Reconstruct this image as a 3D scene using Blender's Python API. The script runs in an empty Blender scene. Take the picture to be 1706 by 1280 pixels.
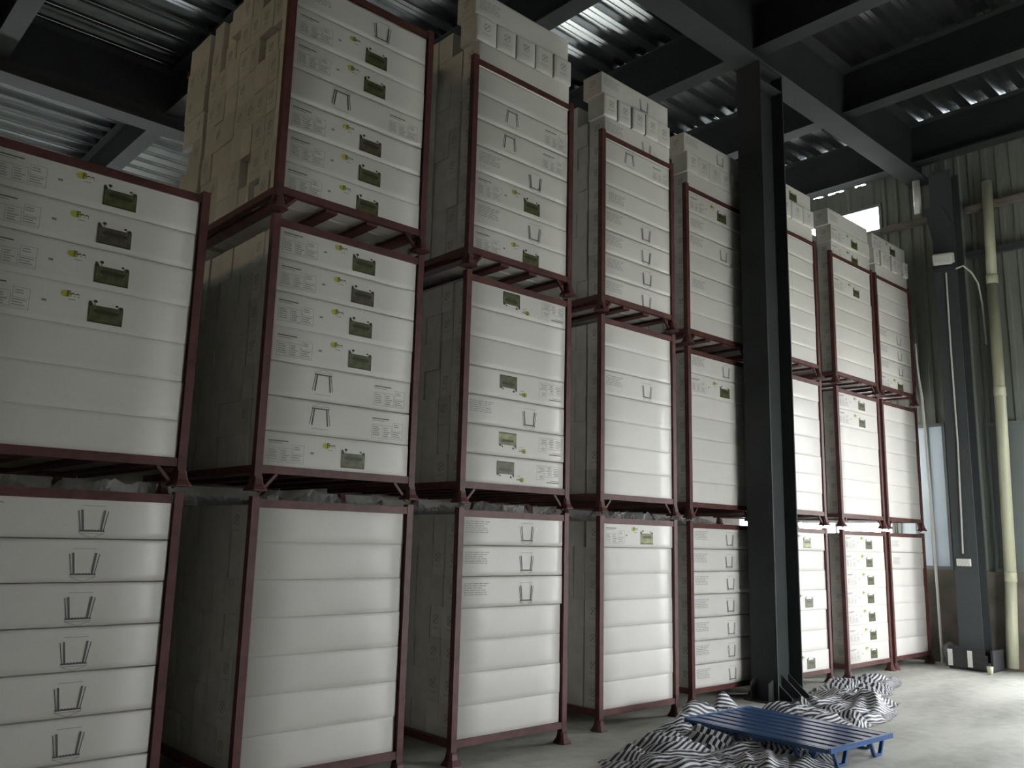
import bpy, bmesh, math, random
from mathutils import Vector, Matrix, noise

random.seed(7)
S = bpy.context.scene
C = S.collection
R = math.radians

# ------------------------------------------------------------------ camera, sky, light, exposure
CAM_H = 1.58
yaw, pitch, roll = R(42.43483), R(10.24553), R(1.38704)
cyw, syw, cp, sp = math.cos(yaw), math.sin(yaw), math.cos(pitch), math.sin(pitch)
fwd = Vector((syw * cp, cyw * cp, sp))
rgt = Vector((cyw, -syw, 0))
upv = rgt.cross(fwd)
r2 = math.cos(roll) * rgt + math.sin(roll) * upv
u2 = -math.sin(roll) * rgt + math.cos(roll) * upv
cd = bpy.data.cameras.new('camera')
cam = bpy.data.objects.new('camera', cd)
C.objects.link(cam)
m = Matrix.Identity(4)
for i in range(3):
    m[i][0], m[i][1], m[i][2] = r2[i], u2[i], -fwd[i]
m[2][3] = CAM_H
cam.matrix_world = m
cd.sensor_width = 36
cd.lens = 36 * 1427.9965 / 1706
cd.clip_end = 200
S.camera = cam

w = bpy.data.worlds.new('overcast_sky')
S.world = w
w.use_nodes = True
bg = w.node_tree.nodes['Background']
bg.inputs[0].default_value = (0.95, 0.975, 1.0, 1)
bg.inputs[1].default_value = 20.0
S.view_settings.view_transform = 'Standard'
S.view_settings.look = 'None'
S.view_settings.gamma = 1
S.view_settings.use_curve_mapping = False
S.view_settings.exposure = 0.0

WALL_X = 13.2
DOOR_Y0, DOOR_Y1, DOOR_Z = 2.2, 3.35, 3.9
FD0, FD1, FDZ = 7.7, 9.9, 2.6        # unseen opening added behind the camera, sized to light the rack fronts


def portal(name, loc, rot, sx, sy):
    # a light portal only guides sky sampling through an opening; it emits nothing itself
    l = bpy.data.lights.new(name, 'AREA')
    l.shape = 'RECTANGLE'
    l.size, l.size_y = sx, sy
    l.cycles.is_portal = True
    o = bpy.data.objects.new(name, l)
    C.objects.link(o)
    o.location = loc
    o.rotation_euler = rot
    return o


portal('door_portal', (WALL_X + 0.1, (DOOR_Y0 + DOOR_Y1) / 2, DOOR_Z / 2), (0, R(90), 0), DOOR_Z, DOOR_Y1 - DOOR_Y0)
portal('clerestory_portal', (WALL_X + 0.1, 7.35, 6.815), (0, R(90), 0), 0.47, 3.3)
portal('window_portal', (WALL_X + 0.1, 7.1, 2.5), (0, R(90), 0), 2.4, 2.7)
portal('front_fill_portal', ((FD0 + FD1) / 2, -1.55, FDZ / 2), (R(-90), 0, 0), FD1 - FD0, FDZ)
portal('far_streak_portal', (WALL_X + 0.1, 13.0, 2.0), (0, R(90), 0), 1.4, 7.0)
portal('back_streak_portal', (3.5, 18.1, 3.75), (R(90), 0, 0), 5.0, 0.8)
portal('left_fill_portal', (-9.25, 7.5, 6.85), (0, R(-90), 0), 0.7, 3.0)

# ------------------------------------------------------------------ materials


def mat(name, col, rough=0.6, metal=0.0, noise_amt=0.0, noise_scale=6.0, bump=0.0, coat=0.0, spec=0.5, col2=None, obj_var=0.0, alpha=1.0, trans=0.0):
    M = bpy.data.materials.new(name)
    M.use_nodes = True
    nt = M.node_tree
    b = nt.nodes['Principled BSDF']
    b.inputs['Base Color'].default_value = (*col, 1)
    b.inputs['Roughness'].default_value = rough
    b.inputs['Metallic'].default_value = metal
    b.inputs['Specular IOR Level'].default_value = spec
    b.inputs['Coat Weight'].default_value = coat
    b.inputs['Coat Roughness'].default_value = 0.18
    b.inputs['Alpha'].default_value = alpha
    b.inputs['Transmission Weight'].default_value = trans
    out = None
    if noise_amt or bump:
        tc = nt.nodes.new('ShaderNodeTexCoord')
        nz = nt.nodes.new('ShaderNodeTexNoise')
        nz.inputs['Scale'].default_value = noise_scale
        nz.inputs['Detail'].default_value = 5
        nt.links.new(tc.outputs['Object'], nz.inputs['Vector'])
        if noise_amt:
            rp = nt.nodes.new('ShaderNodeValToRGB')
            c2 = col2 if col2 else tuple(c * (1 - noise_amt) for c in col)
            rp.color_ramp.elements[0].color = (*c2, 1)
            rp.color_ramp.elements[1].color = (*col, 1)
            rp.color_ramp.elements[0].position = 0.35
            rp.color_ramp.elements[1].position = 0.62
            nt.links.new(nz.outputs['Fac'], rp.inputs['Fac'])
            out = rp.outputs['Color']
        if bump:
            bp = nt.nodes.new('ShaderNodeBump')
            bp.inputs['Strength'].default_value = bump
            bp.inputs['Distance'].default_value = 0.02
            nt.links.new(nz.outputs['Fac'], bp.inputs['Height'])
            nt.links.new(bp.outputs['Normal'], b.inputs['Normal'])
    if obj_var:
        oi = nt.nodes.new('ShaderNodeObjectInfo')
        mr = nt.nodes.new('ShaderNodeMapRange')
        mr.inputs['To Min'].default_value = 1 - obj_var
        mr.inputs['To Max'].default_value = 1.0
        nt.links.new(oi.outputs['Random'], mr.inputs['Value'])
        mx = nt.nodes.new('ShaderNodeVectorMath')
        mx.operation = 'SCALE'
        if out:
            nt.links.new(out, mx.inputs[0])
        else:
            mx.inputs[0].default_value = col
        nt.links.new(mr.outputs['Result'], mx.inputs['Scale'])
        out = mx.outputs['Vector']
    if out:
        nt.links.new(out, b.inputs['Base Color'])
    return M


M_CARTON = mat('white_cardboard', (0.745, 0.72, 0.68), 0.55, noise_amt=0.05, noise_scale=3, coat=0.12, obj_var=0.07)
M_CARTON_END = mat('white_cardboard_end', (0.67, 0.65, 0.60), 0.7, noise_amt=0.12, noise_scale=8, obj_var=0.18)
M_RED = mat('red_oxide_steel', (0.125, 0.045, 0.039), 0.5, noise_amt=0.4, noise_scale=9, spec=0.4, bump=0.1)
M_INK = mat('grey_ink', (0.12, 0.12, 0.12), 0.7)
M_INKD = mat('faded_ink', (0.25, 0.25, 0.24), 0.7)
M_INKL = mat('pale_grey_ink', (0.34, 0.33, 0.32), 0.7)
M_LOGO = mat('yellow_green_ink', (0.46, 0.47, 0.03), 0.6)
M_PHOTO = mat('printed_garden_green', (0.10, 0.105, 0.035), 0.45, noise_amt=0.5, noise_scale=22, col2=(0.05, 0.055, 0.02))
M_PHOTO2 = mat('printed_garden_brown', (0.10, 0.08, 0.05), 0.45, noise_amt=0.5, noise_scale=22, col2=(0.05, 0.045, 0.03))
M_PHOTO3 = mat('printed_garden_olive', (0.36, 0.36, 0.14), 0.45, noise_amt=0.5, noise_scale=18, col2=(0.15, 0.16, 0.06))
M_PDARK = mat('printed_foliage', (0.03, 0.035, 0.015), 0.5)
M_PPALE = mat('printed_post', (0.14, 0.15, 0.09), 0.5)
M_STEEL = mat('dark_green_grey_paint', (0.052, 0.058, 0.058), 0.65, noise_amt=0.15, noise_scale=2.0, spec=0.12)
M_STEELW = mat('grey_column_paint', (0.075, 0.084, 0.088), 0.6, noise_amt=0.12, noise_scale=2.0, spec=0.2)
M_DECK = mat('galvanised_deck', (0.36, 0.38, 0.39), 0.21, metal=0.95)
M_CLAD = mat('wall_cladding', (0.25, 0.27, 0.24), 0.55, noise_amt=0.12, noise_scale=1.5)
M_PLASTER = mat('stained_plaster', (0.24, 0.20, 0.175), 0.9, noise_amt=0.45, noise_scale=2.5, col2=(0.13, 0.13, 0.10), bump=0.3)
M_PVC = mat('cream_pvc', (0.55, 0.55, 0.40), 0.4)
M_GREYP = mat('grey_shutter', (0.23, 0.26, 0.26), 0.5)
M_CURT = mat('pale_blue_blind', (0.62, 0.72, 0.78), 0.6, trans=0.0)
M_WHITEP = mat('white_plastic', (0.7, 0.7, 0.66), 0.4)
M_BLACK = mat('black_rubber', (0.03, 0.03, 0.035), 0.6)
M_BLUE = mat('blue_enamel', (0.03, 0.10, 0.27), 0.3, noise_amt=0.2, noise_scale=5, coat=0.3)
M_REDTAG = mat('orange_red_plastic', (0.75, 0.13, 0.05), 0.5)
M_FILM = mat('clear_film', (0.8, 0.82, 0.82), 0.12, alpha=0.32, spec=0.8)
M_GLASS = mat('window_glass', (0.9, 0.95, 1.0), 0.05, alpha=0.12)
M_BAG = mat('cloudy_plastic_bag', (0.3, 0.31, 0.3), 0.3, alpha=0.7)
M_BULB = mat('lamp_glass', (0.62, 0.63, 0.58), 0.25)

# concrete floor
M_FLOOR = bpy.data.materials.new('worn_concrete')
M_FLOOR.use_nodes = True
nt = M_FLOOR.node_tree
b = nt.nodes['Principled BSDF']
tc = nt.nodes.new('ShaderNodeTexCoord')
n1 = nt.nodes.new('ShaderNodeTexNoise'); n1.inputs['Scale'].default_value = 1.1; n1.inputs['Detail'].default_value = 6
n2 = nt.nodes.new('ShaderNodeTexNoise'); n2.inputs['Scale'].default_value = 9; n2.inputs['Detail'].default_value = 8
mp = nt.nodes.new('ShaderNodeMapping'); mp.inputs['Scale'].default_value = (0.6, 1.6, 1)
nt.links.new(tc.outputs['Object'], mp.inputs['Vector'])
nt.links.new(mp.outputs['Vector'], n1.inputs['Vector'])
nt.links.new(tc.outputs['Object'], n2.inputs['Vector'])
rp = nt.nodes.new('ShaderNodeValToRGB')
rp.color_ramp.elements[0].position = 0.36; rp.color_ramp.elements[0].color = (0.40, 0.405, 0.36, 1)
rp.color_ramp.elements[1].position = 0.60; rp.color_ramp.elements[1].color = (0.66, 0.66, 0.60, 1)
mx = nt.nodes.new('ShaderNodeMix'); mx.data_type = 'FLOAT'; mx.inputs[0].default_value = 0.3
nt.links.new(n1.outputs['Fac'], mx.inputs[2]); nt.links.new(n2.outputs['Fac'], mx.inputs[3])
nt.links.new(mx.outputs[0], rp.inputs['Fac']); nt.links.new(rp.outputs['Color'], b.inputs['Base Color'])
rr = nt.nodes.new('ShaderNodeMapRange'); rr.inputs['To Min'].default_value = 0.35; rr.inputs['To Max'].default_value = 0.75
nt.links.new(n1.outputs['Fac'], rr.inputs['Value']); nt.links.new(rr.outputs['Result'], b.inputs['Roughness'])

# striped cloth
M_CLOTH = bpy.data.materials.new('striped_woven_cloth')
M_CLOTH.use_nodes = True
nt = M_CLOTH.node_tree
b = nt.nodes['Principled BSDF']; b.inputs['Roughness'].default_value = 0.55
uv = nt.nodes.new('ShaderNodeUVMap'); uv.uv_map = 'weave'
sx = nt.nodes.new('ShaderNodeSeparateXYZ'); nt.links.new(uv.outputs['UV'], sx.inputs[0])
ml = nt.nodes.new('ShaderNodeMath'); ml.operation = 'MULTIPLY'; ml.inputs[1].default_value = 1 / 0.044
fr = nt.nodes.new('ShaderNodeMath'); fr.operation = 'FRACT'
nt.links.new(sx.outputs['Y'], ml.inputs[0]); nt.links.new(ml.outputs[0], fr.inputs[0])
rp = nt.nodes.new('ShaderNodeValToRGB'); rp.color_ramp.interpolation = 'LINEAR'
e = rp.color_ramp.elements
e[0].position = 0.47; e[0].color = (0.018, 0.019, 0.026, 1)
e[1].position = 0.53; e[1].color = (0.62, 0.63, 0.66, 1)
e2 = e.new(0.96); e2.color = (0.62, 0.63, 0.66, 1)
e3 = e.new(1.0); e3.color = (0.018, 0.019, 0.026, 1)
nt.links.new(fr.outputs[0], rp.inputs['Fac']); nt.links.new(rp.outputs['Color'], b.inputs['Base Color'])

# ------------------------------------------------------------------ mesh helpers


def add_box(bm, x0, x1, y0, y1, z0, z1):
    v = [bm.verts.new((x, y, z)) for z in (z0, z1) for y in (y0, y1) for x in (x0, x1)]
    for f in ((0, 2, 3, 1), (4, 5, 7, 6), (0, 1, 5, 4), (2, 6, 7, 3), (0, 4, 6, 2), (1, 3, 7, 5)):
        bm.faces.new([v[i] for i in f])


def frame_axes(d):
    d = d.normalized()
    a = Vector((0, 0, 1)) if abs(d.z) < 0.9 else Vector((1, 0, 0))
    u = d.cross(a).normalized()
    return u, u.cross(d).normalized()


def add_bar(bm, p, q, wd, ht=None, n=4):
    p, q = Vector(p), Vector(q)
    u, v = frame_axes(q - p)
    ht = ht or wd
    ring = []
    for c in (p, q):
        r = []
        for i in range(n):
            a = 2 * math.pi * (i + 0.5) / n
            k = math.sqrt(2) if n == 4 else 1
            r.append(bm.verts.new(c + u * math.cos(a) * wd / 2 * k + v * math.sin(a) * ht / 2 * k))
        ring.append(r)
    for i in range(n):
        bm.faces.new((ring[0][i], ring[0][(i + 1) % n], ring[1][(i + 1) % n], ring[1][i]))
    bm.faces.new(ring[0][::-1]); bm.faces.new(ring[1])


def add_tube(bm, pts, rad, n=8, cap=True):
    pts = [Vector(p) for p in pts]
    rings = []
    for i, p in enumerate(pts):
        d = (pts[min(i + 1, len(pts) - 1)] - pts[max(i - 1, 0)])
        u, v = frame_axes(d)
        rr = rad[i] if isinstance(rad, (list, tuple)) else rad
        rings.append([bm.verts.new(p + (u * math.cos(2 * math.pi * k / n) + v * math.sin(2 * math.pi * k / n)) * rr) for k in range(n)])
    for a, c in zip(rings, rings[1:]):
        for k in range(n):
            bm.faces.new((a[k], a[(k + 1) % n], c[(k + 1) % n], c[k]))
    if cap:
        bm.faces.new(rings[0][::-1]); bm.faces.new(rings[-1])


def mesh_of(name, bm, mats, smooth=False):
    bmesh.ops.recalc_face_normals(bm, faces=bm.faces)
    me = bpy.data.meshes.new(name)
    bm.to_mesh(me); bm.free()
    for mm in (mats if isinstance(mats, (list, tuple)) else [mats]):
        me.materials.append(mm)
    if smooth:
        for p in me.polygons:
            p.use_smooth = True
    return me


def link(name, me, parent=None, loc=(0, 0, 0), rotz=0.0):
    o = bpy.data.objects.new(name, me)
    C.objects.link(o)
    if parent:
        o.parent = parent
    o.location = loc
    o.rotation_euler = (0, 0, rotz)
    return o


def obj(name, bm, mats, parent=None, loc=(0, 0, 0), smooth=False):
    return link(name, mesh_of(name, bm, mats, smooth), parent, loc)


def tag(o, label, cat, group=None):
    o['label'] = label; o['category'] = cat
    if group:
        o['group'] = group
    return o


def struct(name, bm, mats, label=None, parent=None):
    o = obj(name, bm, mats, parent)
    if not parent:
        o['kind'] = 'structure'
    if label:
        o['label'] = label
    return o


def empty(name, loc=(0, 0, 0)):
    return link(name, None, None, loc)


# ------------------------------------------------------------------ the building
X0, X1, Y0, Y1, ZD = -9.0, WALL_X, -1.3, 18.0, 8.0
bm = bmesh.new(); add_box(bm, X0 - 0.2, X1 + 30, Y0 - 8, Y1 + 0.2, -0.2, 0)
struct('floor', bm, M_FLOOR, 'worn grey concrete floor with darker stains')

# ribbed steel deck, ribs along x
bm = bmesh.new()
prof = []
y = Y0
while y < Y1:
    for dy, dz in ((0, 0), (0.06, 0), (0.07, 0.01), (0.08, 0), (0.14, 0), (0.175, 0.085), (0.25, 0.085), (0.258, 0.075), (0.266, 0.085), (0.35, 0.085)):
        prof.append((y + dy, ZD + dz))
    y += 0.385
rows = [[bm.verts.new((x, py, pz)) for (py, pz) in prof] for x in (X0, X1)]
for i in range(len(prof) - 1):
    bm.faces.new((rows[0][i], rows[0][i + 1], rows[1][i + 1], rows[1][i]))
bt = [bm.verts.new((x, yy, ZD + 0.2)) for x in (X0, X1) for yy in (Y0, Y1)]
bm.faces.new((bt[0], bt[1], bt[3], bt[2]))
struct('ceiling', bm, M_DECK, 'galvanised ribbed steel deck over the warehouse')


def ibeam(bm, axis, c, lo, hi, z0, z1, fw, ft=0.02, wt=0.014):
    if axis == 'x':
        add_box(bm, lo, hi, c - fw / 2, c + fw / 2, z0, z0 + ft)
        add_box(bm, lo, hi, c - fw / 2, c + fw / 2, z1 - ft, z1)
        add_box(bm, lo, hi, c - wt / 2, c + wt / 2, z0 + ft, z1 - ft)
    else:
        add_box(bm, c - fw / 2, c + fw / 2, lo, hi, z0, z0 + ft)
        add_box(bm, c - fw / 2, c + fw / 2, lo, hi, z1 - ft, z1)
        add_box(bm, c - wt / 2, c + wt / 2, lo, hi, z0 + ft, z1 - ft)


GY = 5.0
for gy in (GY, 11.7):
    bm = bmesh.new()
    ibeam(bm, 'x', gy, X0, 13.1, 7.13, ZD - 0.001, 0.33)
    struct('roof_girder', bm, M_STEEL, {5.0: 'deep dark grey steel girder resting on the steel column', 11.7: 'deep dark steel girder far behind the racks'}[gy])
k = 0
bx = 8.42 - 2.2 * 7
while bx < 13.0:
    bm = bmesh.new()
    for a, c in ((Y0, GY - 0.01), (GY + 0.01, 11.69), (11.71, Y1)):
        ibeam(bm, 'y', bx, a, c, 7.37, ZD - 0.001, 0.23, 0.016, 0.01)
    struct('roof_beam', bm, M_STEEL)
    bx += 2.2

# steel H column in front of the racks
col = empty('steel_column', (8.45, 5.0, 0)); col['kind'] = 'structure'; col['label'] = 'dark grey steel H column standing in front of the racks'
bm = bmesh.new()
add_box(bm, -0.25, -0.232, -0.15, 0.16, 0.02, 7.12)
add_box(bm, 0.232, 0.25, -0.15, 0.16, 0.02, 7.12)
add_box(bm, -0.232, 0.232, -0.006, 0.012, 0.02, 7.12)
obj('shaft', bm, M_STEEL, col)
bm = bmesh.new(); add_box(bm, -0.36, 0.36, -0.27, 0.19, 0, 0.022)
obj('base_plate', bm, M_STEEL, col)
for sx_, yy in ((-0.14, -1), (0.06, -1), (0.2, -1)):
    bm = bmesh.new()
    vs = [bm.verts.new((sx_ + dx, py, pz)) for dx in (0, 0.012) for (py, pz) in ((-0.006, 0.022), (-0.24, 0.022), (-0.24, 0.05), (-0.006, 0.24))]
    bm.faces.new(vs[:4]); bm.faces.new(vs[4:])
    for i in range(4):
        bm.faces.new((vs[i], vs[(i + 1) % 4], vs[4 + (i + 1) % 4], vs[4 + i]))
    obj('base_rib', bm, M_STEELW, col)
for yy in (-0.1, 0.1):
    bm = bmesh.new()
    vs = [bm.verts.new((px, yy + dy, pz)) for dy in (0, 0.012) for (px, pz) in ((-0.25, 0.022), (-0.35, 0.022), (-0.35, 0.19), (-0.25, 0.23))]
    bm.faces.new(vs[:4]); bm.faces.new(vs[4:])
    for i in range(4):
        bm.faces.new((vs[i], vs[(i + 1) % 4], vs[4 + (i + 1) % 4], vs[4 + i]))
    obj('base_rib', bm, M_STEEL, col)
for zz in (6.9, 7.1):
    bm = bmesh.new(); add_box(bm, -0.232, 0.232, -0.14, -0.007, zz, zz + 0.014)
    obj('stiffener', bm, M_STEEL, col)

# wall_right: masonry base, ribbed cladding above, with openings
bm = bmesh.new()
for a, c in ((DOOR_Y1, Y1), (Y0, DOOR_Y0)):
    add_box(bm, WALL_X - 0.06, WALL_X + 0.2, a, c, 0, 1.29)
struct('wall_right', bm, M_PLASTER, 'low stained plaster wall below the windows')


def cladding(bm, axis, p, a, c, z0, z1, pitch=0.2):
    """vertical ribs; axis 'x': sheet on plane x=p running along y"""
    n = max(1, int(round((c - a) / pitch)))
    st = (c - a) / n
    pts = []
    for i in range(n):
        s = a + i * st
        pts += [(s, 0), (s + st * 0.55, 0), (s + st * 0.65, 0.03), (s + st * 0.9, 0.03)]
    pts.append((c, 0))
    lo, hi = [], []
    for s, d in pts:
        q = (p - d, s) if axis == 'x' else (s, p + d)
        lo.append(bm.verts.new((*q, z0))); hi.append(bm.verts.new((*q, z1)))
    for i in range(len(pts) - 1):
        bm.faces.new((lo[i], lo[i + 1], hi[i + 1], hi[i]))
    s0, s1 = pts[0][0], pts[-1][0]
    if axis == 'x':
        q = [(p + 0.05, s0), (p + 0.05, s1)]
    else:
        q = [(s0, p - 0.05), (s1, p - 0.05)]
    vv = [bm.verts.new((*q[0], z0)), bm.verts.new((*q[1], z0)), bm.verts.new((*q[1], z1)), bm.verts.new((*q[0], z1))]
    bm.faces.new(vv)


bm = bmesh.new()
WT = 7.06
for a, c, z0, z1 in ((Y0, DOOR_Y0, 1.29, ZD), (DOOR_Y0, DOOR_Y1, DOOR_Z, ZD), (DOOR_Y1, 3.42, 1.29, ZD), (3.42, 4.37, 3.37, ZD), (4.37, 4.93, 1.29, ZD),
                     (4.93, 5.68, 3.42, ZD), (5.68, 5.74, 1.29, 6.58), (5.74, 8.5, 3.8, 6.58), (8.5, 9.0, 1.29, 6.58), (5.68, 9.0, WT, 7.455), (5.68, 9.0, 7.50, ZD), (5.68, 5.95, 7.455, 7.50), (6.13, 6.33, 7.455, 7.50), (6.6, 6.7, 7.455, 7.50), (6.87, 9.0, 7.455, 7.50), (9.0, 9.5, 1.29, ZD), (9.5, 16.5, 2.7, ZD), (16.5, Y1, 1.29, ZD)):
    cladding(bm, 'x', WALL_X, a, c, z0, z1)
struct('wall_right_cladding', bm, M_CLAD, 'dull grey ribbed metal cladding of the end wall')
bm = bmesh.new()
for a, c, z0, z1 in ((X0, 1.0, 0, ZD), (1.0, 6.0, 0, 3.35), (1.0, 6.0, 4.15, ZD), (6.0, X1, 0, ZD)):  # slot in the unseen back wall, added to streak the deck with daylight
    cladding(bm, 'y', Y1, a, c, z0, z1, 0.25)
struct('wall_back', bm, M_CLAD)
bm = bmesh.new()
add_box(bm, X0 - 0.2, X0, Y0, Y1, 0, 6.5); add_box(bm, X0 - 0.2, X0, Y0, Y1, 7.2, ZD)
add_box(bm, X0 - 0.2, X0, Y0, 6.0, 6.5, 7.2); add_box(bm, X0 - 0.2, X0, 9.0, Y1, 6.5, 7.2)
struct('wall_left', bm, M_CLAD)
bm = bmesh.new()
add_box(bm, X0, FD0, Y0 - 0.2, Y0, 0, ZD); add_box(bm, FD1, X1, Y0 - 0.2, Y0, 0, ZD); add_box(bm, FD0, FD1, Y0 - 0.2, Y0, FDZ, ZD)
struct('wall_front', bm, M_CLAD)

# girts along the end wall
for i, (a, c, z) in enumerate(((4.9, 5.66, 6.52), (3.1, 4.4, 6.52), (3.1, 4.42, 5.82), (5.3, 9, 4.0), (9.0, 17.9, 6.5))):
    bm = bmesh.new(); add_box(bm, WALL_X - 0.13, WALL_X - 0.031, a, c, z, z + 0.09)
    struct('trim_%d' % (i + 1), bm, M_PLASTER if i < 2 else M_STEELW, 'steel rail running along the end wall cladding')

# windows in the end wall
def window(name, y0, y1, z0, z1, label, panes, pm):
    t = empty(name, (WALL_X, (y0 + y1) / 2, z0)); t['kind'] = 'structure'; t['label'] = label
    h = z1 - z0; wd = (y1 - y0) / 2
    bm = bmesh.new()
    for a, c, p, q in ((-wd, wd, 0, 0.05), (-wd, wd, h - 0.05, h), (-wd, -wd + 0.04, 0.05, h - 0.05), (wd - 0.04, wd, 0.05, h - 0.05)):
        add_box(bm, -0.05, 0.02, a, c, p, q)
    obj('window_frame', bm, M_GREYP, t)
    n = panes
    for i in range(n):
        a = -wd + 0.04 + i * (2 * wd - 0.08) / n; c = -wd + 0.04 + (i + 1) * (2 * wd - 0.08) / n
        bm = bmesh.new(); add_box(bm, -0.012, 0.0, a + (0.02 if i else 0), c - (0.02 if i < n - 1 else 0), 0.05, h - 0.05)
        obj('pane', bm, pm, t)
        if i:
            bm = bmesh.new(); add_box(bm, -0.03, 0.01, a - 0.02, a + 0.02, 0.05, h - 0.05)
            obj('mullion', bm, M_GREYP, t)
    return t


M_BLIND = mat('pale_backlit_sheet', (0.72, 0.78, 0.82), 0.5)
ntb = M_BLIND.node_tree
bb = ntb.nodes['Principled BSDF']; tr = ntb.nodes.new('ShaderNodeBsdfTranslucent'); tr.inputs[0].default_value = (0.26, 0.285, 0.30, 1)
ms = ntb.nodes.new('ShaderNodeMixShader'); ms.inputs[0].default_value = 0.35
ntb.links.new(bb.outputs[0], ms.inputs[1]); ntb.links.new(tr.outputs[0], ms.inputs[2])
ntb.links.new(ms.outputs[0], ntb.nodes['Material Output'].inputs[0])
window('window_1', 4.93, 5.68, 1.29, 3.42, 'tall pale blue backlit window between rack and wall column', 3, M_BLIND)
window('window_2', 3.42, 4.37, 1.29, 3.37, 'dull grey window panel behind the cream downpipe', 1, M_GREYP)
window('window_3', 5.74, 8.5, 1.29, 3.8, 'bright daylight window hidden behind the racks', 3, M_GLASS)
window('added_window_5', 9.5, 16.5, 1.29, 2.7, 'unseen row of windows added far behind the racks to streak the deck', 6, M_GLASS)  # unseen windows, added to throw bright streaks along the deck
M_WARM_FILL = bpy.data.materials.new('warm_fill_sheet'); M_WARM_FILL.use_nodes = True
_n = M_WARM_FILL.node_tree; _t = _n.nodes.new('ShaderNodeBsdfTransparent'); _t.inputs[0].default_value = (0.95, 0.85, 0.66, 1)
_n.links.new(_t.outputs[0], _n.nodes['Material Output'].inputs[0])
bm = bmesh.new(); add_box(bm, X0 - 0.1, X0 - 0.09, 6.0, 9.0, 6.5, 7.2)  # unseen tinted opening, added as warm fill for the carton sides
struct('added_window_6', bm, M_WARM_FILL, 'unseen warm-tinted sheet added high in the far left wall for fill light')
window('window_4', 5.68, 9.0, 6.58, 7.06, 'glaring white high window under the roof', 3, M_GLASS)

# wall column at the end wall
wc = empty('wall_column', (12.9, 4.61, 0)); wc['kind'] = 'structure'; wc['label'] = 'grey steel column against the end wall'
bm = bmesh.new()
add_box(bm, -0.16, -0.145, -0.155, 0.155, 0.02, 7.12)
add_box(bm, 0.125, 0.14, -0.155, 0.155, 0.02, 7.12)
add_box(bm, -0.145, 0.125, -0.006, 0.006, 0.02, 7.12)
obj('shaft', bm, M_STEELW, wc)
bm = bmesh.new()
gp = ((0.24, 6.6), (0.0, 6.6), (-0.15, 6.25), (-0.15, 5.95), (0.13, 5.95))
vs = [bm.verts.new((-0.18 + dx, py, pz)) for dx in (0, 0.018) for (py, pz) in gp]
bm.faces.new(vs[:5]); bm.faces.new(vs[5:])
for i in range(5):
    bm.faces.new((vs[i], vs[(i + 1) % 5], vs[5 + (i + 1) % 5], vs[5 + i]))
obj('gusset_plate', bm, M_STEELW, wc)
bm = bmesh.new(); add_box(bm, -0.3, 0.14, -0.3, 0.25, 0, 0.03)
obj('base_plate', bm, M_STEEL, wc)

# ------------------------------------------------------------------ racks
RX = [0.79, 2.462, 4.090, 5.784, 7.365, 8.892, 10.484, 11.801]
RW = [1.145, 1.1146, 1.0729, 1.0144, 1.08, 1.08, 1.119, 1.068]
RY = [4.961, 4.965, 4.962, 5.079, 5.264, 5.193, 5.204, 5.211]
PO = 0.05
RD = 1.95
TIER = ['bottom', 'middle', 'top']
TZ = [0.0, 1.834, 3.668]
BASE = [0.157, 1.985, 3.790]
ORD = ['first', 'second', 'third', 'fourth', 'fifth', 'sixth', 'seventh', 'eighth', 'ninth', 'tenth']
rack_mesh = {}


def rack_meshes(W):
    if W in rack_mesh:
        return rack_mesh[W]
    d = {}
    bm = bmesh.new(); add_box(bm, -PO / 2, PO / 2, -PO / 2, PO / 2, 0.03, 1.80)
    d['post'] = mesh_of('post', bm, M_RED)
    bm = bmesh.new()
    rs = [(0.063, 0.0), (0.063, 0.007), (0.042, 0.04), (0.034, 0.075), (0.034, 0.09)]
    ring = [[bm.verts.new((r * sx_, r * sy_, z)) for sx_, sy_ in ((-1, -.6), (-.6, -1), (.6, -1), (1, -.6), (1, .6), (.6, 1), (-.6, 1), (-1, .6))] for r, z in rs]
    for a, c in zip(ring, ring[1:]):
        for i in range(8):
            bm.faces.new((a[i], a[(i + 1) % 8], c[(i + 1) % 8], c[i]))
    bm.faces.new(ring[0][::-1]); bm.faces.new(ring[-1])
    d['foot'] = mesh_of('foot', bm, M_RED)
    bm = bmesh.new(); add_box(bm, 0, W, 0.004, 0.044, 0, 0.05)
    d['rail_x'] = mesh_of('rail', bm, M_RED)
    bm = bmesh.new(); add_box(bm, -0.02, 0.02, PO, RD - PO, 0, 0.05)
    d['rail_y'] = mesh_of('side_rail', bm, M_RED)
    bm = bmesh.new(); add_box(bm, -0.045, 0.045, 0.0445, RD - 0.0445, 0, 0.028)
    d['slat'] = mesh_of('deck_slat', bm, M_RED)
    bm = bmesh.new(); add_bar(bm, (0, 0, -0.12), (0.11, 0, 0), 0.018)
    d['brace'] = mesh_of('corner_brace', bm, M_RED)
    bm = bmesh.new(); add_bar(bm, (0, 0, -0.12), (-0.11, 0, 0), 0.018)
    d['brace2'] = mesh_of('corner_brace', bm, M_RED)
    rack_mesh[W] = d
    return d


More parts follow.
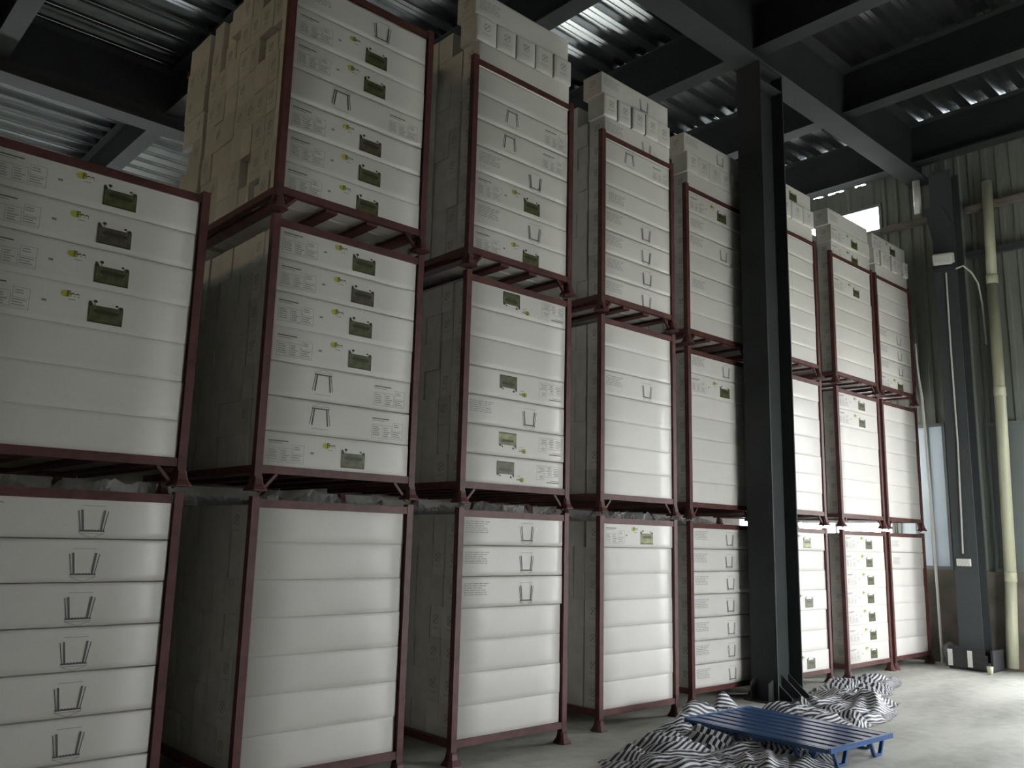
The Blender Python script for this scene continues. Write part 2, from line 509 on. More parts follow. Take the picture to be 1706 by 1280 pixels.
def make_rack(c, t):
    x, W, y = RX[c], RW[c], RY[c]
    d = rack_meshes(W)
    r = empty('stacking_rack', (x, y, TZ[t]))
    tag(r, 'dark red steel stacking rack, %s tier, %s rack stack from the near end' % (TIER[t], ORD[c]), 'rack', 'dark red stacking racks')
    base = BASE[t] - TZ[t]
    for px, py in ((-PO / 2, PO / 2), (W + PO / 2, PO / 2), (0.12, RD - PO / 2), (W - 0.12, RD - PO / 2)):
        link('post', d['post'], r, (px, py, 0)); link('foot', d['foot'], r, (px, py, 0))
    zt = (1.734 if t == 0 else 1.724)
    bt = 0.162 - 0.05
    for z, nm in ((bt, 'bottom_rail'), (zt, 'top_rail')):
        link(nm, d['rail_x'], r, (0, 0, z)); link(nm, d['rail_x'], r, (0, RD - 0.048, z))
        for px in (-PO / 2, W + PO / 2):
            if nm == 'bottom_rail':
                link(nm, d['rail_y'], r, (px, 0, z))
    for i in range(4):
        link('deck_slat', d['slat'], r, (0.06 + i * (W - 0.12) / 3, 0, base - 0.028))
    if t:
        link('corner_brace', d['brace'], r, (0.0, 0.025, bt)).location.x = 0.0
        link('corner_brace', d['brace2'], r, (W, 0.025, bt))
    return r


for c in range(8):
    for t in range(3):
        if c == 0 and t == 2:
            continue
        make_rack(c, t)

# ------------------------------------------------------------------ cartons
PITCH = 0.228
CH, CDP = 0.2275, 0.20
carton_mesh = {}


def carton(W, H, D, bulge, rnd):
    rec = 0.03 if rnd > 0.009 else rnd
    if rnd > 0.009:
        rnd = 0.005
    key = (round(W, 3), H, D, bulge, rnd, rec)
    if key in carton_mesh:
        return carton_mesh[key]
    bm = bmesh.new()
    us = [0, 0.008, W * 0.25, W * 0.5, W * 0.75, W - 0.008, W]
    vs = [0, rnd, H * 0.18, H * 0.36, H * 0.55, H * 0.75, H * 0.9, H - rnd * 0.6, H]
    g = []
    for j, v in enumerate(vs):
        row = []
        for i, u in enumerate(us):
            y = 0.0
            if i in (0, len(us) - 1):
                y += 0.006
            if j == 0:
                y += rec
            if j == len(vs) - 1:
                y += rec * 0.6
            s = math.sin(math.pi * min(max(u / W, 0), 1)) ** 0.5
            y -= bulge * s * (math.sin(math.pi * v / H) ** 0.8 if 0 < v < H else 0)
            row.append(bm.verts.new((u, y, v)))
        g.append(row)
    ends = []
    for j in range(len(vs) - 1):
        for i in range(len(us) - 1):
            bm.faces.new((g[j][i], g[j][i + 1], g[j + 1][i + 1], g[j + 1][i]))
    bk = [bm.verts.new((0, D, 0)), bm.verts.new((W, D, 0)), bm.verts.new((W, D, H)), bm.verts.new((0, D, H))]
    bm.faces.new(bk)
    bm.faces.new(g[0] + [bk[1], bk[0]]); bm.faces.new(g[-1] + [bk[2], bk[3]])
    fl = bm.faces.new([r_[0] for r_ in g] + [bk[3], bk[0]]); fr_ = bm.faces.new([r_[-1] for r_ in g] + [bk[2], bk[1]])
    fl.material_index = 1; fr_.material_index = 1
    me = mesh_of('carton', bm, [M_CARTON, M_CARTON_END])
    for p in me.polygons:
        if len(p.vertices) == 4 and abs(p.normal.y) > 0.3 and p.center.y < D * 0.5:
            p.use_smooth = True
    carton_mesh[key] = me
    return me


def quad(bm, x0, x1, z0, z1, y=0.0, mi=0):
    f = bm.faces.new([bm.verts.new(p) for p in ((x0, y, z0), (x1, y, z0), (x1, y, z1), (x0, y, z1))])
    f.material_index = mi


def line(bm, a, c, wd, y=0.0, mi=0):
    a, c = Vector((a[0], 0, a[1])), Vector((c[0], 0, c[1]))
    d = (c - a).normalized(); n = Vector((-d.z, 0, d.x)) * wd / 2
    f = bm.faces.new([bm.verts.new(p + Vector((0, y, 0))) for p in (a - n, c - n, c + n, a + n)])
    f.material_index = mi


def flat(name, bm, mats):
    for f in bm.faces:
        f.normal_update()
        if f.normal.y > 0:
            f.normal_flip()
    me = bpy.data.meshes.new(name); bm.to_mesh(me); bm.free()
    for mm in mats:
        me.materials.append(mm)
    return me


def text_mesh(s, size):
    cu = bpy.data.curves.new('t', 'FONT'); cu.body = s; cu.size = size; cu.extrude = 0.0; cu.offset = 0.0016
    o = bpy.data.objects.new('t', cu); C.objects.link(o)
    dg = bpy.context.evaluated_depsgraph_get()
    me = bpy.data.meshes.new_from_object(o.evaluated_get(dg))
    bpy.data.objects.remove(o); bpy.data.curves.remove(cu)
    me.transform(Matrix.Rotation(R(90), 4, 'X'))
    return me


# prints, drawn around the origin (x right, z up) then placed on a carton front
rnd_ = random.Random(3)


def spec_table():
    bm = bmesh.new()
    W_, H_ = 0.255, 0.118
    quad(bm, 0, 0.14, 0.133, 0.140); quad(bm, 0, 0.10, 0.120, 0.125, mi=1)
    for a, c in (((0, 0.092), (0.17, 0.092)), ((0, 0.002), (W_, 0.002)), ((W_, 0.002), (W_, H_)), ((0.175, H_), (W_, H_)), ((0.175, 0.06), (0.175, H_)),
                 ((0, 0.002), (0, 0.092)), ((0.09, 0.012), (0.09, 0.085)), ((0.165, 0.012), (0.165, 0.085)), ((0.09, 0.012), (W_, 0.012)), ((0.165, 0.062), (W_, 0.062))):
        line(bm, a, c, 0.0024, mi=1)
    for bx_, bz, n, wd in ((0.008, 0.075, 5, 0.07), (0.098, 0.072, 5, 0.058), (0.172, 0.048, 3, 0.07), (0.184, 0.100, 2, 0.05)):
        for i in range(n):
            quad(bm, bx_, bx_ + wd * rnd_.uniform(0.55, 1), bz - i * 0.014, bz - i * 0.014 + 0.006, mi=1)
    return flat('spec_table', bm, [M_INK, M_INKL])


def text_block():
    bm = bmesh.new()
    for i in range(6):
        xx = 0
        while xx < 0.2:
            l = rnd_.uniform(0.015, 0.06)
            if xx + l < 0.24:
                quad(bm, xx, xx + l, 0.09 - i * 0.016, 0.09 - i * 0.016 + 0.006)
            xx += l + 0.008
    return flat('spec_text', bm, [M_INKL, M_INK])


def canopy():
    """line drawing of a pop-up canopy, legs down"""
    bm = bmesh.new()
    L = lambda a, c, w_, mi=0: line(bm, a, c, w_, mi=mi)
    for s in (-1, 1):
        L((s * 0.045, 0.06), (s * 0.058, -0.05), 0.0105)
        L((s * 0.058, 0.06), (s * 0.076, -0.045), 0.005)
        L((s * 0.062, 0.075), (0, 0.098), 0.0026, 1)
        L((s * 0.064, 0.075), (s * 0.064, 0.062), 0.0026, 1)
    L((-0.064, 0.062), (0.064, 0.062), 0.008)
    L((-0.064, 0.075), (0.064, 0.075), 0.0026, 1)
    for i in range(7):
        quad(bm, -0.05 + i * 0.015, -0.042 + i * 0.015, 0.055, 0.06)
    L((-0.06, -0.072), (0.06, -0.072), 0.003, 1)
    return flat('canopy_drawing', bm, [M_INK, M_INKL])


def photo(mi_mat):
    """garden picture: hedge block, pale posts, ragged top with bushes"""
    bm = bmesh.new()
    W_, H_ = 0.185, 0.098
    quad(bm, 0, W_, 0, H_)
    quad(bm, 0, 0.014, H_, H_ + 0.020, mi=1)
    for px_ in (0.012, 0.03, 0.155, 0.172):
        quad(bm, px_, px_ + 0.005, 0.04, H_ + 0.012, y=-0.0004, mi=2)
    for cx_, cz, rr_ in ((0.034, H_ + 0.022, 0.011), (0.148, H_ + 0.014, 0.008), (0.172, H_ + 0.004, 0.012), (0.01, H_ + 0.002, 0.012)):
        vs_ = [bm.verts.new((cx_ + rr_ * math.cos(a) * (1 + 0.25 * math.sin(a * 5)), -0.0006, cz + rr_ * 0.8 * math.sin(a))) for a in [2 * math.pi * i / 10 for i in range(10)]]
        bm.faces.new(vs_).material_index = 1
    quad(bm, 0.03, 0.16, 0.055, 0.075, y=-0.0005, mi=1)
    quad(bm, 0.0, W_, 0.0, 0.008, y=-0.0005, mi=1)
    return flat('garden_photo', bm, [mi_mat, M_PDARK, M_PPALE])


def logo():
    bm = bmesh.new()
    vs_ = [bm.verts.new((0.028 + 0.030 * math.cos(a) * (1 if math.cos(a) > 0 else 0.9), 0, 0.018 + 0.018 * (abs(math.sin(a)) ** 0.7) * (1 if math.sin(a) > 0 else -1))) for a in [2 * math.pi * i / 14 for i in range(14)]]
    bm.faces.new(vs_)
    quad(bm, 0.04, 0.078, -0.012, -0.009, mi=1)
    return flat('logo', bm, [M_LOGO, M_INK])


def end_symbol():
    """crossed-out handling mark in a ring; lies on the carton's left end (y across, z up)"""
    bm = bmesh.new()
    n = 12
    for i in range(n):
        a, c = 2 * math.pi * i / n, 2 * math.pi * (i + 1) / n
        line(bm, (0.032 * math.cos(a), 0.032 * math.sin(a)), (0.032 * math.cos(c), 0.032 * math.sin(c)), 0.0045)
    line(bm, (-0.03, -0.03), (0.03, 0.03), 0.006); line(bm, (-0.03, 0.03), (0.012, -0.012), 0.005)
    line(bm, (-0.05, -0.06), (0.05, -0.06), 0.003, mi=1); line(bm, (-0.05, -0.07), (0.03, -0.07), 0.003, mi=1)
    return flat('handling_mark', bm, [M_INKD, M_INKL])


ME_TABLE, ME_TEXT, ME_CANOPY, ME_LOGO, ME_MARK = spec_table(), text_block(), canopy(), logo(), end_symbol()
ME_LTXT = text_mesh('Fee', 0.046); ME_LTXT.name = 'logo_lettering'; ME_LTXT.materials.clear(); ME_LTXT.materials.append(M_INK)
bm = bmesh.new()
quad(bm, 0, 0.024, 0, 0.013)
ME_ICON = flat('print_mark', bm, [M_INKD])
ME_PHOTO = {'g': photo(M_PHOTO), 'b': photo(M_PHOTO2), 'o': photo(M_PHOTO3)}
WHAT = {'P': 'with green garden picture', 'Q': 'with brown garden picture', 'R': 'with upside-down garden picture', 'O': 'with pale olive garden picture',
        'T': 'with olive upside-down garden picture', 'G': 'with canopy line drawing', 'U': 'with upside-down canopy drawing', 'B': 'with blank front', 'V': 'with faint printed text'}


def decal(par, me, x, z, y=-0.0016, flip=False):
    o = link(me.name.split('.')[0], me, par, (x, y, z))
    if flip:
        o.rotation_euler = (0, R(180), 0)
    return o


def decorate(o, W, kind, bulge):
    y = -bulge - 0.0016
    j = random.uniform(-0.012, 0.012)
    sc = W / 1.08
    if kind in 'PQO':
        decal(o, ME_TABLE, 0.03 + j, 0.035, y)
        decal(o, ME_ICON, 0.325 * sc + j, 0.105, y)
        decal(o, ME_LOGO, 0.41 * sc + j, 0.150, y)
        decal(o, ME_LTXT, 0.438 * sc + j, 0.155, y - 0.0006)
        decal(o, ME_PHOTO['g' if kind == 'P' else 'b' if kind == 'Q' else 'o'], 0.55 * sc + j, 0.035, y)
    elif kind in 'RT':
        decal(o, ME_TABLE, W - 0.05 + j, 0.19, y, True)
        decal(o, ME_LOGO, 0.63 * sc + j, 0.075, y, True)
        decal(o, ME_LTXT, 0.61 * sc + j, 0.073, y - 0.0006, True)
        decal(o, ME_PHOTO['g' if kind == 'R' else 'o'], 0.515 * sc + j, 0.19, y, True)
    elif kind == 'G':
        decal(o, ME_CANOPY, 0.375 * sc + j, 0.118, y)
        decal(o, ME_TABLE, 0.77 * sc + j, 0.03, y)
    elif kind == 'U':
        decal(o, ME_CANOPY, 0.67 * sc + j, 0.105, y, True)
        decal(o, ME_TEXT, 0.03 + j, 0.085, y)
    elif kind == 'V':
        decal(o, ME_TEXT, 0.05 + j, 0.06, y)


ROWS = {
    (0, 1): 'PQPPBBB', (0, 0): 'UUUUUUU',
    (1, 2): 'UPPGQPP', (1, 1): 'PQPPGGP', (1, 0): 'BBBBBBB',
    (2, 2): 'BGGUPUP', (2, 1): 'RBBRUTR', (2, 0): 'UUUBBBB',
    (3, 2): 'GBVUUUU', (3, 1): 'BBUBBBB', (3, 0): 'OBBBBBB',
    (4, 2): 'PVUBVBB', (4, 1): 'UPBBBBB', (4, 0): 'UUUUUUU',
    (5, 2): 'BVBBBBB', (5, 1): 'BBBBBBB', (5, 0): 'OBBPBBP',
    (6, 2): 'BPBBBBB', (6, 1): 'PPBBBBB', (6, 0): 'PPPPPPP',
    (7, 2): 'BBBUUUP', (7, 1): 'BBBBBBB', (7, 0): 'VVBBBBB',
}
FRONT = 0.012       # cartons stand this far behind the front of the posts
n_ind = 0
stuff_bm = bmesh.new()


def put_carton(x, y, z, W, H, D, kind, bulge, label, group, rnd=0.004, mark=True, rz=None):
    global n_ind
    n_ind += 1
    o = link('carton', carton(W, H, D, bulge, rnd), None, (x, y, z), R(random.uniform(-0.15, 0.15)) if rz is None else rz)
    tag(o, label, 'carton', group)
    decorate(o, W, kind, bulge)
    if mark:
        mk = decal(o, ME_MARK, 0, 0)
        mk.location = (-0.0015, D * 0.5, H * 0.58); mk.rotation_euler = (0, 0, R(-90))
    return o


for c in range(8):
    x, W, yf = RX[c], RW[c], RY[c]
    for t in range(3):
        if (c, t) not in ROWS:
            continue
        rows_ = ROWS[(c, t)]
        for i, kd in enumerate(rows_):
            z = BASE[t] + (6 - i) * PITCH
            bl = 0.012 if (t == 0 and kd == 'B') else random.choice((0.001, 0.003))
            rn = 0.004 if kd in 'PB' else 0.012
            lab = 'white carton %s, %s row down, %s tier, %s rack stack' % (WHAT[kd], ORD[i], TIER[t], ORD[c])
            put_carton(x + 0.004 + random.uniform(-0.002, 0.004), yf + FRONT + bl + random.uniform(0, 0.004), z, W - 0.010, PITCH, CDP, kd, bl, lab, 'front cartons in the racks', rn)

# stacks behind the front row: depth positions measured on the exposed side of the second stack
DEPTHS = [(0.225, 0.135), (0.362, 0.19), (0.556, 0.15), (0.71, 0.165), (0.88, 0.20), (1.085, 0.16), (1.25, 0.16), (1.50, 0.18), (1.685, 0.2)]
rs_ = random.Random(21)


def stuff_box(x, y, z, W, D, H):
    add_box(stuff_bm, x, x + W, y, y + D, z, z + H)


for c in range(8):
    x, W, yf = RX[c], RW[c], RY[c]
    for t in range(3):
        if (c, t) not in ROWS:
            continue
        for k, (dy, dd) in enumerate(DEPTHS):
            n = 7
            if t == 2 and c == 1 and k >= 2:
                n = 8
            if t == 2 and c >= 2:
                n = 9 if k > 0 else 8
            for i in range(n):
                z = BASE[t] + i * PITCH
                xo = 0.004 + rs_.uniform(-0.008, 0.010)
                if c == 1 and t == 2 and rs_.random() < 0.08:
                    xo += 0.05
                if c == 0:
                    xo = 0.006
                ind = (c == 1 and t == 2) or (k == 0 and c in (1, 2) and i < 7) 
                if ind:
                    lab = 'white carton seen end-on, %s layer up, %s from front, %s tier, %s rack stack' % (ORD[i], ORD[k + 1], TIER[t], ORD[c])
                    put_carton(x + xo, yf + FRONT + dy, z, W - 0.03, PITCH, dd - 0.002, 'B', 0.0, lab, 'cartons showing their ends', 0.004, rs_.random() < 0.55, 0.0)
                else:
                    stuff_box(x + xo, yf + FRONT + dy, z, W - 0.035, dd - 0.002, PITCH - 0.0005)

# the layers standing above the top bars
ENDS = {2: 5, 3: 5, 4: 5, 5: 4, 7: 6}
for c in range(2, 8):
    x, W, yf = RX[c], RW[c], RY[c]
    z = BASE[2] + 7 * PITCH
    g = 'cartons heaped above the top bars'
    y_ = yf + FRONT
    low = {2: 'B', 3: 'U', 4: 'B', 5: 'B', 6: 'P', 7: 'B'}[c]
    put_carton(x + 0.003, y_, z, W - 0.006, PITCH, CDP, low, 0.001, 'white carton %s, just above top bar of %s rack stack' % (WHAT[low], ORD[c]), g, 0.006)
    z += PITCH
    if c in ENDS:
        n = ENDS[c]
        # cartons turned so that their ends face the aisle
        wd = (W + 0.03) / n
        for i in range(n):
            yo = random.uniform(-0.025, 0.01)
            o = link('carton', carton(wd - random.choice((0.004, 0.006, 0.018)), PITCH, 0.21, 0.0, 0.008), None, (x - 0.03 + i * wd, y_ - 0.01 + yo, z))
            tag(o, 'white carton turned end-on, %s along the row above top bar, %s rack stack' % (ORD[i], ORD[c]), 'carton', g)
            mk = decal(o, ME_MARK, wd * 0.5, 0.14, -0.0016)
            n_ind += 1
    else:
        put_carton(x - 0.01, y_ - 0.01, z, W + 0.005, PITCH, CDP, 'P', 0.001, 'white carton with green garden picture, second above top bar, %s rack stack' % ORD[c], g, 0.006)
    z += PITCH
    top = {2: 'V', 3: 'U', 4: 'U', 5: 'P', 6: 'V', 7: 'P'}[c]
    put_carton(x - 0.045, y_ + 0.004, z, W + 0.03, PITCH - 0.005, 0.24, top, 0.001, 'white carton %s, topmost of all on %s rack stack' % (WHAT[top], ORD[c]), g, 0.006)

xx = -0.6  # unseen carton row added behind the racks to keep the tier gaps dark
while xx < 10.6:
    for i in range(15):
        for k in range(2):
            stuff_box(xx + rs_.uniform(0, 0.02), 7.35 + k * 0.21, i * PITCH, 1.05, 0.2, PITCH - 0.0005)
    xx += 1.1
o = obj('carton_stacks', stuff_bm, M_CARTON_END)
o['kind'] = 'stuff'; o['label'] = 'rest of the white cartons inside the racks, plus unseen row added to block light'; o['category'] = 'cartons'

# crumpled clear film lying on the cartons of the bottom tier, seen in the gap under the middle tier
for c in range(5):
    x, W, yf = RX[c], RW[c], RY[c]
    bm = bmesh.new()
    nx, ny = 34, 26
    g = [[None] * (ny + 1) for _ in range(nx + 1)]
    for i in range(nx + 1):
        for j in range(ny + 1):
            px, py = i / nx * (W - 0.06), j / ny * 1.5
            q = Vector((px * 7 + c * 9, py * 6, 0.3))
            h = max(0, noise.noise(q)) ** 0.8 * 0.14 + abs(noise.noise(q * 2.7)) * 0.045
            g[i][j] = bm.verts.new((px, py, 0.002 + min(h, 0.115)))
    for i in range(nx):
        for j in range(ny):
            bm.faces.new((g[i][j], g[i + 1][j], g[i + 1][j + 1], g[i][j + 1]))
    o = obj('plastic_film', bm, M_FILM, None, (x + 0.03, yf + 0.06, BASE[0] + 7 * PITCH))
    tag(o, 'crumpled clear plastic film on top of bottom tier, %s rack stack' % ORD[c], 'plastic film', 'film over the bottom tier')

# ------------------------------------------------------------------ striped cloth on the floor
POLY = [(4.70, 4.20), (5.0, 4.42), (5.6, 4.60), (6.15, 4.74), (6.6, 4.84), (7.1, 4.90), (7.35, 4.86), (7.7, 4.78), (8.0, 4.66), (8.75, 4.66), (8.95, 4.75), (9.02, 5.02), (9.35, 5.10), (10.0, 5.08), (10.6, 5.02),
        (11.15, 4.90), (10.7, 4.68), (10.3, 4.55), (9.85, 4.42), (9.55, 4.35), (9.3, 4.38), (9.2, 4.27), (9.3, 4.10), (8.9, 3.98), (8.55, 3.82),
        (8.2, 3.72), (7.75, 3.74), (7.3, 3.84), (7.0, 3.7), (6.6, 3.45), (6.2, 3.22), (5.75, 3.30), (5.3, 3.55), (4.85, 3.95)]


def pdist(p):
    inside = False
    best = 1e9
    n = len(POLY)
    for i in range(n):
        ax, ay = POLY[i]; bx_, by = POLY[(i + 1) % n]
        if (ay > p[1]) != (by > p[1]) and p[0] < (bx_ - ax) * (p[1] - ay) / (by - ay) + ax:
            inside = not inside
        dx, dy = bx_ - ax, by - ay
        tt = max(0, min(1, ((p[0] - ax) * dx + (p[1] - ay) * dy) / (dx * dx + dy * dy)))
        best = min(best, math.hypot(p[0] - ax - tt * dx, p[1] - ay - tt * dy))
    return best if inside else -best


PAL_C, PAL_ROT = (6.59, 3.84), R(-2.5)
BUMPS = [(6.5, 4.58, 0.30, 0.24), (6.1, 4.35, 0.45, 0.10), (7.05, 4.74, 0.26, 0.15), (8.1, 4.45, 0.5, 0.06), (8.72, 4.10, 0.26, 0.13), (9.5, 4.85, 0.4, 0.05), (10.2, 4.85, 0.3, 0.04), (7.75, 4.1, 0.35, 0.05), (8.85, 4.6, 0.3, 0.07), (5.4, 4.15, 0.4, 0.05)]
rc_ = random.Random(5)
CELLS = [(rc_.uniform(4.6, 11.0), rc_.uniform(3.1, 5.2), rc_.uniform(-0.95, 0.95), rc_.uniform(0, 1)) for _ in range(120)]
bm = bmesh.new()
ul = bm.loops.layers.uv.new('weave')
st = 0.017
gx0, gy0 = 4.6, 3.1
nx, ny = int((10.95 - gx0) / st), int((5.2 - gy0) / st)
vg = {}
uvv = {}
for i in range(nx + 1):
    for j in range(ny + 1):
        px, py = gx0 + i * st, gy0 + j * st
        q = Vector((px, py, 0))
        d = pdist((px, py)) + 0.05 * noise.noise(q * 4)
        if d < 0:
            continue
        qq = q + noise.noise_vector(q * 3.0) * 0.07
        ds = sorted(((qq.x - c_[0]) ** 2 + (qq.y - c_[1]) ** 2, n_) for n_, c_ in enumerate(CELLS))[:2]
        d1, d2 = math.sqrt(ds[0][0]), math.sqrt(ds[1][0])
        cell = CELLS[ds[0][1]]
        wv = noise.noise_vector(q * 2.2 + Vector((3, 1, 0))) * 0.10 + noise.noise_vector(q * 7) * 0.02
        s = qq.x * math.cos(cell[2] + 1.2) + qq.y * math.sin(cell[2] + 1.2)
        crease = min(1, (d2 - d1) / 0.12)
        ridge = (0.5 + 0.5 * math.sin(s * 42 + cell[3] * 30)) ** 1.4 * 0.028 * (0.4 + crease) + crease * 0.03 + abs(noise.noise(q * 9)) * 0.025
        b_ = sum(h * math.exp(-((px - cx_) ** 2 + (py - cy_) ** 2) / (2 * (rr_ * 0.55) ** 2)) for cx_, cy_, rr_, h in BUMPS)
        ramp = min(1, d / 0.16); ramp = ramp * ramp * (3 - 2 * ramp)
        h = ramp * (0.015 + ridge + b_ * (0.8 + 0.5 * noise.noise(q * 3.3)))
        # under the pallet the cloth lies flat
        lx = (px - PAL_C[0]) * math.cos(-PAL_ROT) - (py - PAL_C[1]) * math.sin(-PAL_ROT)
        ly = (px - PAL_C[0]) * math.sin(-PAL_ROT) + (py - PAL_C[1]) * math.cos(-PAL_ROT)
        e_ = max(abs(lx) - 0.46, abs(ly) - 0.65)
        if e_ < 0.08:
            h = min(h, 0.055 + max(0, e_) * 2.5)
        vg[i, j] = bm.verts.new((px + wv.x * 0.02, py + wv.y * 0.02, 0.004 + max(0, h)))
        uvv[i, j] = (px, px * math.sin(cell[2]) + py * math.cos(cell[2]) + cell[3] + wv.y + h * 0.8)
for i in range(nx):
    for j in range(ny):
        ks = ((i, j), (i + 1, j), (i + 1, j + 1), (i, j + 1))
        if all(k_ in vg for k_ in ks):
            f = bm.faces.new([vg[k_] for k_ in ks])
            for lp, k_ in zip(f.loops, ks):
                lp[ul].uv = uvv[k_]
loose = [v for v in bm.verts if not v.link_faces]
bmesh.ops.delete(bm, geom=loose, context='VERTS')
o = obj('striped_cloth', bm, M_CLOTH, smooth=True)
tag(o, 'rumpled black and white striped cloth spread around the column foot', 'cloth')

# ------------------------------------------------------------------ blue pallet
pal = link('steel_pallet', None, None, (PAL_C[0], PAL_C[1], 0), PAL_ROT)
tag(pal, 'low blue steel slatted pallet on the striped cloth', 'pallet')
PW, PL, PZ = 0.92, 1.30, 0.15
ns = 7
pit = PW / ns
bm = bmesh.new()
hw = pit * 0.40
pts = [(-hw, -0.03), (-hw + 0.012, 0), (hw - 0.012, 0), (hw, -0.03)]
rws = [[bm.verts.new((px, yy, pz)) for px, pz in pts] + [bm.verts.new((px * 0.93, yy, pz - 0.003)) for px, pz in reversed(pts)] for yy in (-PL / 2 + 0.02, PL / 2 - 0.02)]
for i in range(8):
    bm.faces.new((rws[0][i], rws[0][(i + 1) % 8], rws[1][(i + 1) % 8], rws[1][i]))
for r_ in rws:
    bm.faces.new(r_)
sm = mesh_of('slat', bm, M_BLUE)
for i in range(ns):
    link('slat', sm, pal, (-PW / 2 + pit * (i + 0.5), 0, PZ))
bm = bmesh.new(); add_box(bm, -PW / 2, PW / 2, -0.012, 0.012, -0.03, 0.006)
em = mesh_of('end_rail', bm, M_BLUE)
for yy in (-PL / 2 + 0.006, PL / 2 - 0.006):
    link('end_rail', em, pal, (0, yy, PZ))
bm = bmesh.new(); add_box(bm, -0.01, 0.01, -PL / 2, PL / 2, -0.03, 0.0)
em = mesh_of('side_rail', bm, M_BLUE)
for xx in (-PW / 2 + 0.002, PW / 2 - 0.002):
    link('side_rail', em, pal, (xx, 0, PZ))
bm = bmesh.new(); add_box(bm, -PW / 2 + 0.012, PW / 2 - 0.012, -0.03, 0.03, -0.06, -0.032)
em = mesh_of('cross_bar', bm, M_BLUE)
for yy in (-0.5, -0.02, 0.46):
    link('cross_bar', em, pal, (0, yy, PZ))


def leg_mesh(ax):
    bm = bmesh.new()
    p = [(-0.095, PZ - 0.03), (-0.045, 0.012), (0.045, 0.012), (0.095, PZ - 0.03)]
    for a, c in zip(p, p[1:]):
        A = (a[0], 0, a[1]) if ax == 'x' else (0, a[0], a[1])
        B_ = (c[0], 0, c[1]) if ax == 'x' else (0, c[0], c[1])
        add_bar(bm, A, B_, 0.026, 0.02)
    return mesh_of('leg', bm, M_BLUE)


lx_, ly_ = leg_mesh('x'), leg_mesh('y')
for xx in (-0.27, 0.0, 0.27):
    for yy in (-0.56, 0.56):
        if xx:
            link('leg', lx_, pal, (xx, yy * 1.1, 0.001))
for xx in (-0.42, 0.42):
    for yy in (-0.42, 0.1, 0.5):
        link('leg', ly_, pal, (xx, yy, 0.001))

# ------------------------------------------------------------------ things on the end wall
bm = bmesh.new()
add_tube(bm, [(0, 0.13, 0), (0, 0.07, 1.22)], 0.075, 14)
dp = empty('downpipe', (13.05, 4.09, 0.04)); tag(dp, 'cream plastic downpipe standing against the end wall', 'pipe')
obj('pipe_length', bm, M_PVC, dp, smooth=True)
bm = bmesh.new(); add_tube(bm, [(0, 0.07, 1.22), (0, 0.03, 3.4), (0, 0.01, 5.4)], 0.075, 14); obj('pipe_length', bm, M_PVC, dp, smooth=True)
bm = bmesh.new(); add_tube(bm, [(0, 0.01, 5.4), (0, -0.02, 6.86)], 0.07, 14); obj('pipe_length', bm, M_PVC, dp, smooth=True)
for z, y_ in ((1.2, 0.07), (3.75, 0.026), (5.38, 0.01)):
    bm = bmesh.new(); add_tube(bm, [(0, y_, z - 0.07), (0, y_, z + 0.05), (0, y_, z + 0.06)], [0.08, 0.08, 0.076], 14)
    obj('socket_collar', bm, M_PVC, dp, smooth=True)

# floodlight on the wall column
fl = empty('floodlight', (12.60, 4.56, 5.66)); tag(fl, 'square white floodlight fixed high on the grey wall column', 'lamp')
bm = bmesh.new(); add_box(bm, -0.06, 0.05, -0.12, 0.15, -0.02, 0.14); bmesh.ops.bevel(bm, geom=bm.edges[:], offset=0.012, segments=2, affect='EDGES')
h = obj('housing', bm, M_WHITEP, fl); h.rotation_euler = (R(6), R(-22), 0)
bm = bmesh.new(); add_box(bm, -0.064, -0.055, -0.09, 0.12, 0.02, 0.12)
h = obj('lens', bm, M_BULB, fl); h.rotation_euler = (R(6), R(-22), 0)
bm = bmesh.new(); add_box(bm, -0.03, 0.125, -0.14, 0.17, -0.07, -0.03); obj('bracket', bm, M_BLACK, fl)
cdt = empty('conduit', (12.72, 4.6, 1.45)); tag(cdt, 'thin white conduit running down the grey wall column', 'cable')
bm = bmesh.new(); add_tube(bm, [(0, 0.03, 0.08), (0, 0.0, 1.6), (0, 0.005, 2.9), (0, 0.0, 4.1)], 0.012, 6)
obj('tube', bm, M_WHITEP, cdt)
sb = empty('switch_box', (12.71, 4.625, 1.36)); tag(sb, 'small white switch box at the end of the conduit', 'switch')
bm = bmesh.new(); add_box(bm, -0.02, 0.027, -0.09, 0.09, 0, 0.1); bmesh.ops.bevel(bm, geom=bm.edges[:], offset=0.006, segments=1, affect='EDGES')
obj('box', bm, M_WHITEP, sb)
bm = bmesh.new(); add_box(bm, -0.026, -0.02, -0.05, 0.05, 0.03, 0.07); obj('rocker', bm, M_WHITEP, sb)
bm = bmesh.new(); add_tube(bm, [(12.66, 4.44, 5.56), (12.72, 4.36, 5.6), (12.85, 4.30, 5.52), (13.0, 4.27, 5.38), (13.1, 4.27, 5.1), (13.14, 4.27, 4.5)], 0.012, 6)
tag(obj('cable', bm, M_WHITEP), 'white cable curving from the floodlight to the wall', 'cable')
# pale pipe stub above
bm = bmesh.new(); add_tube(bm, [(12.8, 4.97, 6.58), (12.8, 4.97, 7.1)], 0.055, 10)
tag(obj('pipe_stub', bm, M_WHITEP, smooth=True), 'short pale pipe hanging below the roof girder end', 'pipe')
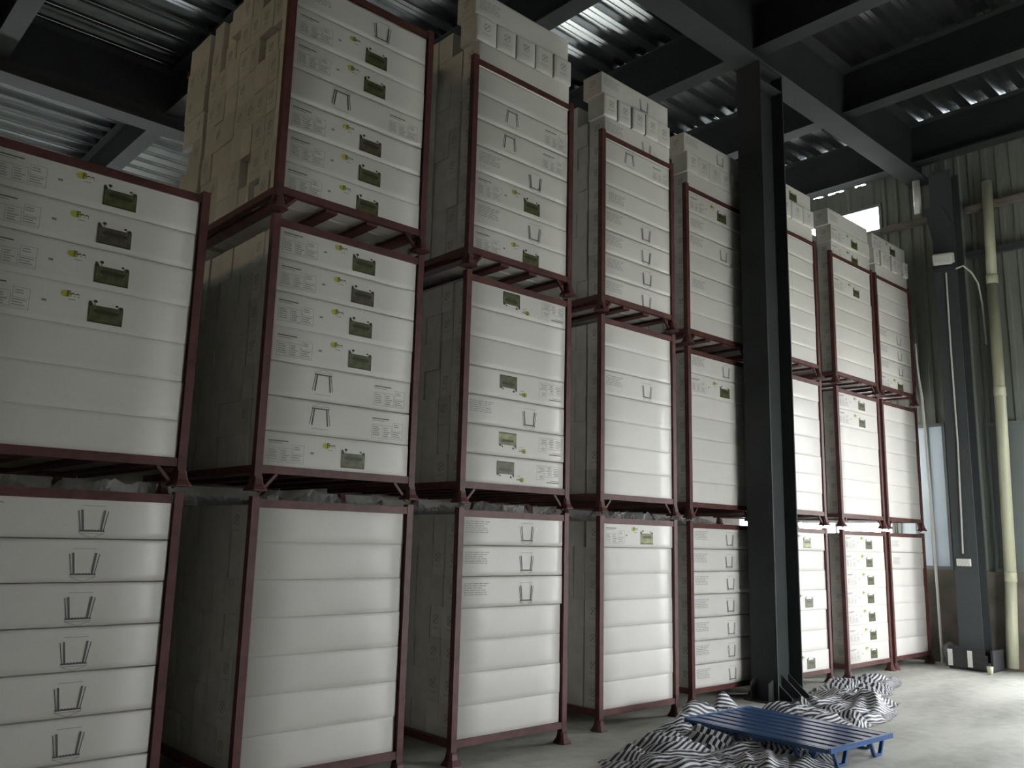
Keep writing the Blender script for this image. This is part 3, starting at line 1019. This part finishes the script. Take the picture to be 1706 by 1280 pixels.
# cable with ties beside last rack
bm = bmesh.new(); add_tube(bm, [(12.99, 5.1, 0.0), (12.86, 5.07, 2.4), (12.75, 5.06, 3.75), (12.68, 5.07, 4.2), (12.66, 5.07, 4.55)], [0.02, 0.02, 0.019, 0.013, 0.01], 6)
sc_ = obj('strap_pole', bm, M_WHITEP); tag(sc_, 'thin white pole standing beside the last rack stack', 'pole')
# dark guard, cup and bag at the foot of the wall column
gd = empty('column_guard', (12.86, 4.62, 0)); tag(gd, 'black rubber guard with two pale strips around wall column foot', 'guard')
bm = bmesh.new()
for k_ in range(3):
    add_box(bm, -0.335 + k_ * 0.01, -0.305, -0.30 + k_ * 0.03, 0.26 - k_ * 0.02, 0.035 + k_ * 0.09, 0.125 + k_ * 0.09)
add_box(bm, -0.3, 0.1, -0.33, -0.305, 0.035, 0.28)
obj('pad', bm, M_BLACK, gd)
for yy in (-0.06, 0.19):
    bm = bmesh.new(); add_box(bm, -0.345, -0.336, yy - 0.03, yy + 0.03, 0.05, 0.26)
    obj('strip', bm, M_WHITEP, gd)
cupo = empty('cup', (12.4, 4.28, 0)); tag(cupo, 'small pale cup left on the floor by the column guard', 'cup')
bm = bmesh.new(); add_tube(bm, [(0, 0, 0), (0, 0, 0.10), (0, 0, 0.102), (0, 0, 0.02)], [0.03, 0.042, 0.038, 0.026], 12)
obj('body', bm, M_PVC, cupo, smooth=True)
bm = bmesh.new()
bmesh.ops.create_icosphere(bm, subdivisions=3, radius=0.12)
for v in bm.verts:
    v.co = v.co * (1 + 0.35 * noise.noise(v.co * 9)); v.co.z *= 1.25
mz = min(v.co.z for v in bm.verts)
for v in bm.verts:
    v.co.z -= mz
tag(obj('plastic_bag', bm, M_BAG, None, (12.99, 4.96, 0.0), smooth=True), 'crumpled cloudy plastic bag on the floor beside wall column', 'bag')
# red tag in the gap above the last middle tier
bm = bmesh.new(); add_box(bm, 0, 0.14, 0, 0.02, 0, 0.07)
tag(obj('plastic_tag', bm, M_REDTAG, None, (12.42, 5.45, BASE[1] + 7 * PITCH)), 'small orange-red tag lying on the cartons of the last middle tier', 'tag')
